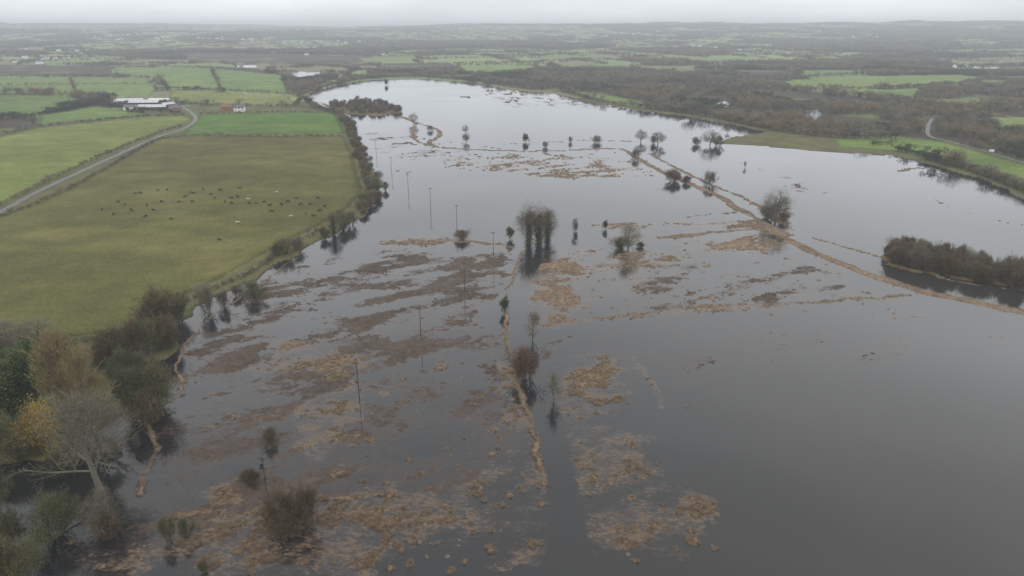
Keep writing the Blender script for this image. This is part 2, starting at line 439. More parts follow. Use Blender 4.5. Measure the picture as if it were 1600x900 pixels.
# colours
cid, ed = cells(x, y)
cfield = np.stack([.12+.10*cid, .17+.10*cid, .07+.04*cid], -1)
alt = (_h(np.round(cid*1000), cid*0, 3) > .62)
cfield = np.where(alt[:, None], np.array([.18,.165,.095]), cfield)
cw = np.array([.068,.057,.042])
fw = farwood(x, y, cid)
col = np.where((fw | (ed < 7))[:, None], cw, cfield)
near = R < 1050
scrub = np.stack([.085+.05*fbm(x, y, 12, 3, 71), .085+.045*fbm(x, y, 12, 3, 71), .04+.02*fbm(x, y, 12, 3, 72)], -1)
col = np.where(near[:, None], scrub, col)
wfl = fbm(x, y, 70, 3, 77)[:, None]
cwv = cw*(.7+.6*wfl)+sstep(.6, .75, wfl)*np.array([.04, .07, .01])
for P in WOODS: col = np.where(inpoly(x, y, P)[:, None], cwv, col)
for P, c in FIELDS:
    m = inpoly(x+(fbm(x, y, 8, 2, 73)-.5)*3, y+(fbm(x, y, 8, 2, 74)-.5)*3, P)
    pat = fbm(x, y, 55, 4, 75); pat2 = fbm(x*.3+y*.2, y*.9, 22, 3, 76)
    f = (.78+.44*pat)[:, None]*np.array(c)[None]
    f = f+(sstep(.5, .75, pat2)[:, None])*np.array([.03, .02, .008])
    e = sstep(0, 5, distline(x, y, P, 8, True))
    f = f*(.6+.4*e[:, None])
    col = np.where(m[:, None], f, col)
for P in ISLES: col = np.where(inpoly(x, y, P)[:, None], np.array([.13,.09,.05]), col)
tn = fbm(x, y, 1.4, 3, 81)
tan = np.stack([.11+.17*tn, .080+.127*tn, .056+.086*tn], -1)
brn = np.stack([.062+.05*tn, .048+.038*tn, .039+.029*tn], -1)
grn = np.array([.10,.10,.05])
gmix = sstep(.6, .8, fbm(x, y, 30, 2, 85))*.4
tan = tan*(1-gmix[:, None])+grn*gmix[:, None]
wetf = sstep(-.02, .10, z)[:, None]
tan = tan*(.6+.4*wetf)
col = np.where(W[:, None], np.where((kind > .5)[:, None], tan, brn), col)
V = np.stack([x, y, z], -1)
meshobj('ground', V, F, M_land, True, None, col)
nrw = int(np.sum(rr < 2600)); na = len(ang)
nv = nrw*na; nf = (nrw-1)*na
vegw = np.clip(dens[:nv]*1.0, 0, .9)
murk = sstep(-20, 130, x[:nv]+(fbm(x[:nv], y[:nv], 90, 3, 91)-.5)*120)*(1-sstep(260, 420, y[:nv]))*.75
meshobj('flood_water', np.stack([x[:nv], y[:nv], np.zeros(nv)], -1), F[:nf], M_water, True, {'veg': vegw, 'kind': kind[:nv], 'murk': murk})

# ---------------------------------------------------------------- roads
M_road = noisecol('wet_asphalt', (.065,.065,.065), (.11,.11,.11), .4, .5)
M_track = noisecol('gravel_track', (.14,.12,.09), (.20,.18,.13), .4, .9)
M_line = noisecol('road_paint', (.6,.6,.58), (.75,.75,.72), .8, .6)
def strip(name, L, hw, zz, mat, off=0):
    L = smoothline(L, 8)
    t = np.gradient(L, axis=0); t /= np.linalg.norm(t, axis=1)[:, None]+1e-9
    nrm = np.stack([-t[:, 1], t[:, 0]], -1)
    a = L+nrm*(off+hw); b2 = L+nrm*(off-hw)
    n = len(L)
    V = np.zeros((2*n, 3)); V[:n, :2] = b2; V[n:, :2] = a; V[:, 2] = zz
    Fq = [[i, i+1, n+i+1, n+i] for i in range(n-1)]
    return meshobj(name, V, Fq, mat)
for k, (L, w) in ROADS.items():
    o = strip(k, L, w/2+.0, .80, M_track if 'track' in k else M_road)
    if 'track' not in k:
        e = strip('edge_line', L, .04, .806, M_line, w/2-.25); e.parent = o
        e = strip('edge_line', L, .04, .806, M_line, -w/2+.25); e.parent = o

# ---------------------------------------------------------------- vegetation generator
class MB:
    def __init__(s): s.v = []; s.f = []; s.m = []
    def tube(s, pts, rad, sides, mat):
        b0 = len(s.v)
        n = len(pts)
        for i, p in enumerate(pts):
            d = (pts[min(i+1, n-1)]-pts[max(i-1, 0)]); d = d/(np.linalg.norm(d)+1e-9)
            a = np.cross(d, [0.3, 1, .1]); a /= np.linalg.norm(a)+1e-9; c = np.cross(d, a)
            for k in range(sides):
                t = 2*math.pi*k/sides
                s.v.append(p+rad[i]*(a*math.cos(t)+c*math.sin(t)))
        for i in range(n-1):
            for k in range(sides):
                k2 = (k+1) % sides
                s.f.append((b0+i*sides+k, b0+i*sides+k2, b0+(i+1)*sides+k2, b0+(i+1)*sides+k)); s.m.append(mat)
    def tri(s, p, q, w, mat, g):
        d = q-p; a = np.cross(d, g.normal(size=3)); a = a/(np.linalg.norm(a)+1e-9)*w
        b0 = len(s.v); s.v += [p-a, p+a, q]; s.f.append((b0, b0+1, b0+2)); s.m.append(mat)
    def leaf(s, p, sz, mat, g):
        a = g.normal(size=3); a /= np.linalg.norm(a); c = np.cross(a, g.normal(size=3)); c /= np.linalg.norm(c)+1e-9
        a = a*sz*g.uniform(.6, 1.2); c = c*sz*g.uniform(.4, .8)
        b0 = len(s.v); s.v += [p-a, p+c*.8, p+a, p-c]; s.f.append((b0, b0+1, b0+2, b0+3)); s.m.append(mat)
    def mesh(s, name, mats):
        me = bpy.data.meshes.new(name); me.from_pydata([tuple(q) for q in s.v], [], s.f)
        for m in mats: me.materials.append(m)
        me.polygons.foreach_set('material_index', np.array(s.m, np.int32)); me.update()
        return me
def nrm(v): return v/(np.linalg.norm(v)+1e-9)
UP = np.array([0, 0, 1.0])
def grow(mb, p, d, L, r, lev, c, g):
    maxl = c['maxl']
    n = [5, 4, 3, 2, 1][lev]
    if lev >= maxl:
        q = p+nrm(d+g.normal(size=3)*.25+UP*c['lift'])*L
        mb.tri(p, q, c['tw']*g.uniform(.6, 1.3), 1, g); return
    pts = [p]; ds = [d]
    for i in range(n):
        d = nrm(d+g.normal(size=3)*c['wob'][lev]+UP*c['lift']*(.6 if lev else .1))
        p = p+d*L/n; pts.append(p); ds.append(d)
    if lev < maxl-1 or r > .03:
        rad = np.linspace(r, max(r*.35, .012), n+1)
        mb.tube(pts, rad, [7, 5, 4, 3][min(lev, 3)], 0 if lev < 2 else 1)
    else:
        mb.tri(pts[0], pts[-1], max(r, c['tw']), 1, g)
    nc = c['nc'][lev]
    for k in range(nc):
        t0 = c['t0'][lev]
        t = t0+(1-t0)*(k+g.uniform(0, 1))/nc
        f = t*n; i = min(int(f), n-1); pos = pts[i]+(pts[i+1]-pts[i])*(f-i)
        a = math.radians(g.normal(c['ang'][lev], 9))
        perp = nrm(np.cross(ds[i+1], g.normal(size=3)))
        if lev == 0:
            az = k*2.4+g.uniform(-.4, .4); perp = nrm(np.array([math.cos(az), math.sin(az), 0]))
        nd = nrm(ds[i+1]*math.cos(a)+perp*math.sin(a))
        prof = c['prof'](t) if lev == 0 else 1-.45*t
        grow(mb, pos, nd, L*c['rt'][lev]*prof*g.uniform(.75, 1.2), r*c['rr']*(1-.4*t), lev+1, c, g)
BASE = dict(maxl=4, lift=.06, tw=.018, wob=[.06,.16,.2,.25,.3], nc=[14,7,6,5], t0=[.25,.2,.1,.1], ang=[55,45,45,45], rt=[.5,.5,.55,.6], rr=.5, prof=lambda t: 1.2-.75*t)
def tree(name, seed, Hh, trunk_r, mats, ivy=0, leaves=0, leafsz=.16, fill=0, fillr=(.42,.40,.56), lobes=9, **kw):
    """fillr: crown radius, half height, centre height (fraction of tree height)"""
    g = np.random.default_rng(seed); mb = MB(); c = dict(BASE); c.update(kw)
    ns = c.get('stems', 1)
    for s_ in range(ns):
        if ns == 1: p = np.array([0, 0, -.6]); d = nrm(np.array([g.normal(0, .05), g.normal(0, .05), 1])); L = Hh*.84
        else:
            az = g.uniform(0, 6.28); rad0 = c.get('srad', .5)*g.uniform(0, 1)
            p = np.array([math.cos(az)*rad0, math.sin(az)*rad0, -.5])
            lean = g.uniform(.0, c.get('lean', .9)); d = nrm(np.array([math.cos(az)*lean, math.sin(az)*lean, 1])); L = Hh*g.uniform(.6, .95)
        grow(mb, p, d, L, trunk_r, 0, c, g)
    if fill:
        cr, ch, cc = [q*Hh for q in fillr]
        lb = []
        for k in range(lobes):
            d = nrm(g.normal(size=3)); q = np.array([0, 0, cc])+d*np.array([cr, cr, ch])*g.uniform(.35, .72); lb.append((q, g.uniform(.3, .5)*cr))
        fw_ = c.get('fillw', .02); fl_ = c.get('filll', .07)
        for k in range(fill):
            q, rd = lb[g.integers(0, lobes)]; d = nrm(g.normal(size=3)); p = q+d*rd*g.uniform(.1, 1)**.6*np.array([1, 1, min(1.6, ch/cr)])
            if p[2] < .03*Hh: continue
            out = nrm(p-np.array([0, 0, cc*.5])); e = p+nrm(out+g.normal(size=3)*.5)*Hh*fl_*g.uniform(.5, 1.3)
            mb.tri(p, e, fw_*g.uniform(.6, 1.4), 1, g)
    if ivy:
        for k in range(ivy):
            h = Hh*g.uniform(.0, .72)**1.0; rad = trunk_r+abs(g.normal(0, 1))*Hh*c.get('ivr', .03)*(1.2-h/Hh)
            az = g.uniform(0, 6.28); mb.leaf(np.array([math.cos(az)*rad, math.sin(az)*rad, h]), .2, 2, g)
    if leaves:
        vs = np.array(mb.v); big = vs[vs[:, 2] > Hh*c.get('lz', .08)]
        ctr = big[g.integers(0, len(big), c.get('clumps', 60))]
        for k in range(leaves):
            q = ctr[g.integers(0, len(ctr))]+g.normal(size=3)*Hh*c.get('cs', .045)
            if q[2] > .05: mb.leaf(q, leafsz, 2, g)
    V = np.array(mb.v)
    hz = np.percentile(V[:, 2], 99.5); rx = np.percentile(np.hypot(V[:, 0], V[:, 1]), 95)
    V[:, 2] /= hz; V[:, :2] /= 2*rx
    mb.v = list(V)
    return mb.mesh(name, mats)
T = {}
T['round'] = [tree('bare_crown', s, 11, .26, [M_bark, M_twiggrey, M_ivy], fill=5200, lobes=17, fillr=(.44,.44,.53), nc=[15,6,5,4], t0=[.14,.15,.1,.1], ang=[64,45,45,40]) for s in (1, 2)]
T['ivy'] = [tree('ivy_crown', s, 15, .34, [M_bark, M_twig, M_ivy], ivy=4200, ivr=.05, fill=7500, lobes=24, fillr=(.42,.47,.54), nc=[16,6,5,4], t0=[.12,.2,.1,.1], ang=[60,42,42,40]) for s in (3, 4)]
T['poplar'] = [tree('poplar_crown', s, 18, .35, [M_barkpale, M_twiggold, M_olive], fill=4500, lobes=16, fillr=(.17,.44,.54), nc=[26,6,5,5], t0=[.08,.15,.1,.1], ang=[26,26,30,30], rt=[.42,.5,.5,.5], lift=.22) for s in (5,)]
T['willow'] = [tree('willow_crown', s, 14, .42, [M_barkpale, M_twiggrey, M_olive], fill=7500, fillr=(.42,.36,.6), lobes=22, nc=[16,8,6,6], t0=[.22,.2,.1,.1], ang=[52,45,50,50], rt=[.62,.5,.5,.55], rr=.4, lift=.03) for s in (6,)]
T['sapling'] = [tree('sapling_crown', s, 7, .10, [M_bark, M_twiggrey, M_olive], leaves=300, leafsz=.08, fill=1500, fillr=(.28,.42,.52), nc=[16,5,4,3], t0=[.12,.15,.1,.1], ang=[45,40,40,40], rt=[.38,.5,.5,.5], tw=.016) for s in (8, 9)]
shr = dict(stems=11, nc=[8,5,4,3], t0=[.15,.1,.1,.1], ang=[42,42,45,45], rt=[.5,.5,.5,.55], tw=.014, lean=1.2, srad=.9, fillw=.016, filll=.09, lobes=16)
T['shrub'] = [tree('shrub_crown', s, 4.5, .06, [M_bark, M_twig, M_olive], leaves=500, leafsz=.07, fill=4200, fillr=(.52,.42,.45), **shr) for s in (11, 12, 13)]
T['russet'] = [tree('russet_crown', s, 5, .06, [M_bark, M_twigred, M_twigred], leaves=1600, leafsz=.07, clumps=140, fill=5500, fillr=(.52,.42,.42), **shr) for s in (14, 15)]
T['olive'] = [tree('olive_crown', s, 6, .08, [M_bark, M_twigolive, M_olive], leaves=4200, leafsz=.09, clumps=240, fill=4200, fillr=(.52,.42,.45), **shr) for s in (16, 17)]
T['green'] = [tree('evergreen_crown', s, 9, .22, [M_bark, M_twig, M_ivy], leaves=7000, leafsz=.16, clumps=260, cs=.05, fill=1500, nc=[14,6,4,3], t0=[.1,.15,.1,.1], ang=[58,45,45,40]) for s in (18,)]
T['orange'] = [tree('autumn_crown', s, 9, .18, [M_bark, M_twiggold, M_orange], leaves=3000, leafsz=.11, clumps=170, fill=1800, nc=[14,6,4,3], t0=[.15,.15,.1,.1], ang=[45,45,45,40]) for s in (19,)]

def linkobj(name, me, x, y, z, w, h, rot=None):
    o = bpy.data.objects.new(name, me); bpy.context.scene.collection.objects.link(o)
    o.location = (x, y, z); o.scale = (w, w*rng.uniform(.88, 1.1), h); o.rotation_euler = (0, 0, rng.uniform(0, 6.28) if rot is None else rot)
    return o
NM = {'round': 'bare_tree', 'ivy': 'ivy_clad_tree', 'poplar': 'poplar_tree', 'willow': 'willow_tree', 'sapling': 'young_tree',
      'shrub': 'shrub', 'russet': 'hawthorn_bush', 'olive': 'sallow_bush', 'green': 'evergreen_tree', 'orange': 'autumn_tree'}
PL = [ # kind, u, v(base), height px, width px
 ('ivy',826,381,60,38),('ivy',842,380,58,40),('ivy',855,377,53,34),
 ('green',797,373,19,12),('russet',722,374,15,28),('sapling',898,363,23,12),('green',899,361,14,7),('green',945,358,14,8),
 ('round',981,392,43,38),('russet',970,388,18,34),('russet',1000,386,8,20),
 ('round',1211,347,50,46),('shrub',1198,340,18,30),('shrub',1225,345,14,26),('round',1205,344,36,30),
 ('shrub',1109,288,20,24),('russet',1053,283,20,34),('russet',1072,285,12,18),('shrub',993,247,14,16),('round',1001,222,19,20),('round',1028,226,20,24),('shrub',1021,224,12,14),
 ('round',1109,227,24,28),('shrub',1088,226,14,18),('shrub',1122,228,16,20),('shrub',932,223,13,20),('shrub',891,222,9,8),('shrub',852,230,9,12),('green',822,222,13,11),
 ('round',729,222,15,12),('round',727,208,13,11),('round',646,194,17,16),('shrub',672,204,8,12),('green',604,133,9,6),('sapling',1164,262,10,7),('sapling',1137,208,9,8),
 ('russet',820,592,50,56),('sapling',866,628,46,28),('sapling',832,532,50,34),('green',788,489,24,13),
 ('russet',422,692,24,27),('russet',396,758,28,28),('russet',384,752,18,22),
 ('russet',440,826,58,66),('russet',472,822,62,62),('russet',455,836,40,60),
 ('olive',263,846,40,26),('olive',291,842,32,24),('olive',318,895,18,18),
 ('olive',90,838,66,82),('round',168,835,70,56),('russet',172,840,40,44),
 ('olive',215,650,78,66),('olive',252,640,76,66),('russet',228,660,50,80),
 ('willow',158,765,150,128),('poplar',122,672,155,72),('poplar',150,680,140,58),('poplar',100,668,130,58),('orange',84,722,96,62),('orange',64,716,70,46),('olive',40,720,70,80),('olive',100,745,44,50),
 ('green',20,655,92,70),('green',60,640,96,62),('green',-20,690,110,90),('olive',45,600,60,60),('olive',12,710,60,70),
 ('round',20,555,56,66),('round',62,545,46,56),('olive',95,560,40,46),('shrub',-10,560,50,60),
 ('olive',8,860,70,60),('olive',45,905,66,80),('russet',0,920,80,80),('olive',-20,800,80,70),
 ('olive',180,566,54,60),('russet',210,560,60,60),('olive',240,552,56,64),('russet',262,545,48,52),('olive',195,590,46,50),('russet',160,575,40,50),('shrub',222,585,36,48),
 ('russet',255,506,60,64),('olive',280,500,40,40),('russet',240,515,40,50),('shrub',325,488,42,30),('shrub',350,480,26,26),('olive',396,466,28,36),('shrub',372,462,20,26),
 ('olive',447,398,26,32),('shrub',465,392,18,24),('shrub',432,402,20,22),('ivy',522,366,34,22),('olive',535,358,26,26),('shrub',548,352,24,26),('russet',508,372,18,20),
 ('shrub',180,700,20,24),('shrub',215,700,24,16),
]
for kd, u, v, hp, wp in PL:
    x0, y0 = G(u, v); g0 = T[kd][rng.integers(0, len(T[kd]))]
    zz = 0.0
    if not watermask(np.array([x0]), np.array([y0]))[0]: zz = .5
    linkobj(NM[kd], g0, x0, y0, zz, wm(wp, u, v)*1.05, hm(hp, u, v))
# bank shrubs along east hedge of the meadow
bank = smoothline(GP([(545,188),(553,205),(563,232),(578,262),(588,292),(578,322),(540,350)]), 5)
bl = np.cumsum(np.r_[0, np.linalg.norm(np.diff(bank, axis=0), axis=1)])
s = 0
while s < bl[-1]:
    bx = np.interp(s, bl, bank[:, 0])+rng.normal(0, 3)-3; by = np.interp(s, bl, bank[:, 1])
    kd = rng.choice(['shrub', 'russet', 'olive', 'green'], p=[.3,.35,.3,.05])
    hh = rng.uniform(3.5, 7.5); linkobj(NM[kd], T[kd][rng.integers(0, len(T[kd]))], bx, by, .4, hh*rng.uniform(1.1, 1.6), hh)
    s += rng.uniform(4, 8)

# ------------------------------------------------ instanced masses
def coll_of(name, meshes):
    c = bpy.data.collections.new(name)
    for i, m in enumerate(meshes):
        o = bpy.data.objects.new('%s_%02d' % (name, i), m); c.objects.link(o)
    return c
def scatter(name, pts, scl, coll, nvar, vid=None):
    n = len(pts)
    me = bpy.data.meshes.new(name); me.vertices.add(n); me.vertices.foreach_set('co', np.asarray(pts, np.float32).ravel())
    a = me.attributes.new('scl3', 'FLOAT_VECTOR', 'POINT'); a.data.foreach_set('vector', np.asarray(scl, np.float32).ravel())
    r = np.zeros((n, 3), np.float32); r[:, 2] = rng.uniform(0, 6.28, n)
    a = me.attributes.new('rot3', 'FLOAT_VECTOR', 'POINT'); a.data.foreach_set('vector', r.ravel())
    a = me.attributes.new('vid', 'INT', 'POINT'); a.data.foreach_set('value', (rng.integers(0, nvar, n) if vid is None else vid).astype(np.int32))
    o = bpy.data.objects.new(name, me); bpy.context.scene.collection.objects.link(o)
    ng = bpy.data.node_groups.new(name+'_gn', 'GeometryNodeTree')
    ng.interface.new_socket('Geometry', in_out='INPUT', socket_type='NodeSocketGeometry')
    ng.interface.new_socket('Geometry', in_out='OUTPUT', socket_type='NodeSocketGeometry')
    gi = ng.nodes.new('NodeGroupInput'); go = ng.nodes.new('NodeGroupOutput')
    ip = ng.nodes.new('GeometryNodeInstanceOnPoints'); ci = ng.nodes.new('GeometryNodeCollectionInfo')
    ci.inputs['Collection'].default_value = coll; ci.inputs['Separate Children'].default_value = True; ci.inputs['Reset Children'].default_value = True
    def na_(nm, t):
        q = ng.nodes.new('GeometryNodeInputNamedAttribute'); q.data_type = t; q.inputs['Name'].default_value = nm
        return [s_ for s_ in q.outputs if s_.enabled and s_.name == 'Attribute'][0]
    L = ng.links
    L.new(gi.outputs[0], ip.inputs['Points']); L.new(ci.outputs[0], ip.inputs['Instance']); ip.inputs['Pick Instance'].default_value = True
    L.new(na_('vid', 'INT'), ip.inputs['Instance Index']); L.new(na_('rot3', 'FLOAT_VECTOR'), ip.inputs['Rotation']); L.new(na_('scl3', 'FLOAT_VECTOR'), ip.inputs['Scale'])
    L.new(ip.outputs[0], go.inputs[0])
    md = o.modifiers.new('scatter', 'NODES'); md.node_group = ng
    return o
# far trees, unit height & width
def fartree(name, seed, tall, mats, evergreen=False):
    g = np.random.default_rng(seed); mb = MB()
    mb.tube([np.array([0, 0, -.05]), np.array([0, 0, .3]), np.array([.02, 0, .7])], [.03, .02, .008], 4, 0)
    for k in range(7):
        az = g.uniform(0, 6.28); p = np.array([0, 0, g.uniform(.15, .5)]); q = p+np.array([math.cos(az)*.3, math.sin(az)*.3, g.uniform(.2, .4)])
        mb.tube([p, q], [.015, .004], 3, 0)
    nl = 7
    lob = [(np.array([g.normal(0, .17), g.normal(0, .17), g.uniform(.38, .78)]), g.uniform(.14, .24)) for _ in range(nl)]
    for k in range(520 if not evergreen else 420):
        ct, rd = lob[g.integers(0, nl)]
        d = nrm(g.normal(size=3)); p = ct+d*rd*g.uniform(.2, 1)**.5
        if evergreen: mb.leaf(p, .035, 1, g)
        else:
            q = p+nrm(d+UP*.6+g.normal(size=3)*.4)*g.uniform(.05, .12); mb.tri(p, q, .0075, 1, g)
    return mb.mesh(name, mats)
M_w1 = noisecol('wood_twig_a', (.15,.13,.105), (.24,.21,.17), 2, rnd=.35)
M_w2 = noisecol('wood_twig_b', (.085,.075,.058), (.14,.125,.10), 2, rnd=.35)
M_w3 = noisecol('wood_twig_c', (.17,.125,.075), (.26,.195,.12), 2, rnd=.3)
M_w4 = noisecol('wood_twig_d', (.12,.12,.07), (.19,.185,.11), 2, rnd=.3)
M_eg = noisecol('conifer_needles', (.04,.055,.028), (.075,.09,.05), 2, rnd=.3)
FT = [fartree('woodland_tree', s, 1, [M_bark, [M_w1, M_w2, M_w3, M_w4][s % 4]]) for s in range(32, 40)]+[fartree('woodland_conifer', 40, 1, [M_bark, M_eg], True)]
C_far = coll_of('woodland_trees', FT)
def spatial_vid(x, y):
    n = fbm(x, y, 110, 3, 111)+rng.normal(0, .06, len(x))
    g = np.where(n < .38, 1, np.where(n < .5, 0, np.where(n < .6, 3, 2)))
    g = np.where(rng.random(len(x)) < .2, rng.integers(0, 4, len(x)), g)
    v = g+4*rng.integers(0, 2, len(x))
    ev = (fbm(x, y, 140, 2, 115) > .66) | (rng.random(len(x)) < .07)
    return np.where(ev, 8, v)
# clump of trees for the farthest woods (unit = about 40 m wide)
def clump(name, seed):
    g = np.random.default_rng(seed); mb = MB()
    for t_ in range(16):
        cx, cy = g.normal(0, .3, 2); hh = g.uniform(.22, .36)
        for k in range(46):
            d = nrm(g.normal(size=3)); p = np.array([cx, cy, hh*.6])+d*np.array([.11, .11, hh*.42])*g.uniform(.3, 1)
            mb.leaf(p, .026, 0, g)
    return mb.mesh(name, [[M_w1, M_w2, M_w4, M_w2][seed % 4]])
C_clump = coll_of('tree_clumps', [clump('tree_clump', s) for s in range(50, 55)])

def infield(x, y, pad=0):
    m = np.zeros(x.shape, bool)
    for P, c in FIELDS: m |= inpoly(x, y, P)
    return m
def inwood(x, y):
    m = np.zeros(x.shape, bool)
    for P in WOODS: m |= inpoly(x, y, P)
    return m
def wedge(n, r0, r1, a=44):
    r = np.sqrt(rng.uniform(r0*r0, r1*r1, n)); t = np.radians(rng.uniform(-a, a, n)); return r*np.sin(t), r*np.cos(t)
def roadclear(x, y, d=7):
    m = np.ones(x.shape, bool)
    for k, (L, w) in ROADS.items(): m &= distline(x, y, smoothline(L, 4), 15) > d
    return m
allp = []; alls = []
# detailed woods
px_, py_ = wedge(60000, 480, 1750)
m = inwood(px_, py_) & ~infield(px_, py_) & ~watermask(px_, py_) & roadclear(px_, py_)
m &= fbm(px_, py_, 60, 3, 101) > .43
px_, py_ = px_[m], py_[m]
hh = rng.uniform(5, 13, len(px_))*(.35+1.15*fbm(px_, py_, 70, 3, 102)); ww = hh*rng.uniform(.8, 1.25, len(px_))
allp.append(np.stack([px_, py_, zland(px_, py_)-.2], -1)); alls.append(np.stack([ww, ww, hh], -1))
# patchwork woods & hedges 1-3.4 km
for n_, r0, r1, hedge, only in ((90000, 1050, 2000, 4.5, False), (170000, 1800, 3400, 6.5, False)):
    px_, py_ = wedge(n_, r0, r1)
    c_, e_ = cells(px_, py_)
    isw = farwood(px_, py_, c_) & (rng.random(len(px_)) < (.55 if r0 < 1500 else .45))
    hg = (e_ < hedge)
    m = (isw | hg) & ~infield(px_, py_) & ~inwood(px_, py_) & ~watermask(px_, py_)
    for P in ISLES: m &= distline(px_, py_, P, 30, True) > 25
    px_, py_ = px_[m], py_[m]; isw = isw[m]
    hh = np.where(isw, rng.uniform(8, 14, len(px_)), rng.uniform(3, 10, len(px_))); ww = hh*rng.uniform(.8, 1.3, len(px_))
    allp.append(np.stack([px_, py_, zland(px_, py_)-.2], -1)); alls.append(np.stack([ww, ww, hh], -1))
# field edges
HEDGES = [([(-150,385),(0,322),(130,258),(240,212),(284,198)],3,1.6,3.2),([(-150,400),(0,341),(110,296),(240,223),(283,214)],2,1.3,2.6),([(284,213),(400,214),(536,214)],2.4,1.6,3),
 ([(314,179),(420,177),(524,175)],3,2,4),([(-150,222),(0,212),(60,200),(215,184),(290,181)],3,2,4.5),([(62,181),(150,164),(225,178)],4,2,5),
 ([(262,139),(450,149),(464,166)],5,3,6),([(262,161),(330,166),(460,168),(500,172)],3,2,6),([(0,149),(105,150),(145,163),(60,181)],5,2,6),
 ([(0,121),(180,121),(245,124),(262,139)],6,3,7),([(180,106),(330,107),(440,118),(452,148)],6,3,8),([(1225,139),(1340,141),(1500,132),(1540,124)],6,4,9),
 ([(0,135),(110,133),(240,132)],5,2,5),([(330,107),(345,140)],5,2,6),([(110,122),(120,150)],5,2,5),
 ([(1225,128),(1300,119),(1500,116),(1540,122)],6,4,9),([(1400,236),(1440,245),(1480,256),(1530,272),(1600,300),(1700,330)],2.2,3,7),([(1445,250),(1500,264),(1560,284),(1640,318)],2.5,4,8),([(1360,228),(1398,226)],3,3,5),
 ([(1480,221),(1560,240),(1640,264)],4,3,7),([(200,178),(240,176),(285,178)],4,3,6),([(715,103),(722,114),(762,120),(840,112),(822,103),(715,103)],7,4,9),
 ([(1050,174),(1120,186),(1200,203),(1300,216),(1400,217)],3.5,5,10),([(880,145),(940,160),(1040,174)],4,3,7),([(470,150),(510,136),(570,124),(650,120),(745,127)],3.5,3,8),
 ([(440,128),(470,127),(510,124),(520,116)],3.5,5,9),
 ([(470,150),(490,166),(535,184),(548,200)],3,3,7),([(0,540),(60,542),(130,536),(200,524),(240,500),(300,468),(400,425),(440,392),(500,362)],1.6,1.0,2.8)]
for L, sp, h0, h1 in HEDGES:
    L = smoothline(GP(L), 6); cum = np.cumsum(np.r_[0, np.linalg.norm(np.diff(L, axis=0), axis=1)])
    s_ = np.arange(0, cum[-1], sp*.8); s_ = s_+rng.normal(0, sp*.4, len(s_))
    X = np.interp(s_, cum, L[:, 0])+rng.normal(0, .9, len(s_)); Y = np.interp(s_, cum, L[:, 1])+rng.normal(0, .9, len(s_))
    hh = rng.uniform(h0, h1, len(s_)); big = rng.random(len(s_)) < .05; hh = np.where(big, hh*1.9, hh); ww = hh*rng.uniform(1.2, 1.9, len(s_))
    mk = roadclear(X, Y, 2.8)
    allp.append(np.stack([X, Y, np.full(len(s_), .35)], -1)[mk]); alls.append(np.stack([ww, ww, hh*1.1], -1)[mk])
AP = np.vstack(allp)
scatter('woodland_and_hedgerows', AP, np.vstack(alls), C_far, len(FT), spatial_vid(AP[:, 0], AP[:, 1]))
print('TREES', len(AP))
# far clumps
px_, py_ = wedge(170000, 3300, 10500)
c_, e_ = cells(px_, py_)
m = (farwood(px_, py_, c_) & (rng.random(len(px_)) < .40)) | ((e_ < 6))
px_, py_ = px_[m], py_[m]; isw = farwood(px_, py_, c_[m])
ss = np.where(isw, rng.uniform(30, 50, len(px_)), rng.uniform(14, 26, len(px_)))
scatter('distant_woodland', np.stack([px_, py_, zland(px_, py_)-1], -1), np.stack([ss, ss, ss*1.0], -1), C_clump, 5)
print('CLUMPS', len(px_))
# island scrub & peninsula
shrubC = coll_of('scrub_bushes', T['russet']+T['shrub'])
def inpts(P, n):
    X = rng.uniform(P[:, 0].min(), P[:, 0].max(), n*6); Y = rng.uniform(P[:, 1].min(), P[:, 1].max(), n*6)
    m = inpoly(X, Y, P); return X[m][:n], Y[m][:n]
for nm, P, n, h0, h1 in (('island_scrub', ISLES[1], 130, 5, 9.5), ('peninsula_scrub', ISLES[0], 130, 4, 9)):
    X, Y = inpts(P, n); hh = rng.uniform(h0, h1, len(X)); ww = hh*rng.uniform(.8, 1.2, len(X))
    scatter(nm, np.stack([X, Y, np.full(len(X), .3)], -1), np.stack([ww, ww, hh], -1), shrubC, 5)

# reed tufts
def tuft(name, seed):
    g = np.random.default_rng(seed); mb = MB()
    for k in range(46):
        az = g.uniform(0, 6.28); r0 = g.uniform(0, .35); p = np.array([math.cos(az)*r0, math.sin(az)*r0, -.1])
        lean = g.uniform(.1, 1.3); q = p+np.array([math.cos(az+g.normal(0, .6))*lean*.6, math.sin(az+g.normal(0, .6))*lean*.6, g.uniform(.3, 1.0)])
        mb.tri(p, q, .022, 0, g)
    return mb.mesh(name, [M_reed])
C_reed = coll_of('reed_tufts', [tuft('reed_tuft', s) for s in range(60, 65)])
sel = np.nonzero(emerg & (kind > .5) & (z > .04) & (R < 700) & (np.abs(x) < 600))[0]
wt = (R[sel]**2+H*H)*R[sel]; wt = wt/wt.sum()
pk = rng.choice(sel, size=min(14000, len(sel)), replace=True, p=wt)
sel2 = np.nonzero(emerg & (kind > .5) & (z > .04) & (R < 210))[0]
pk = np.concatenate([pk, rng.choice(sel2, size=min(6500, len(sel2)), replace=False)])
print('REED', len(sel), len(sel2))
jx = x[pk]+rng.normal(0, .25, len(pk)); jy = y[pk]+rng.normal(0, .25, len(pk))
ss = rng.uniform(.4, .95, len(pk))
scatter('reed_bed', np.stack([jx, jy, np.full(len(pk), .02)], -1), np.stack([ss*1.1, ss*1.1, ss*.8], -1), C_reed, 5)

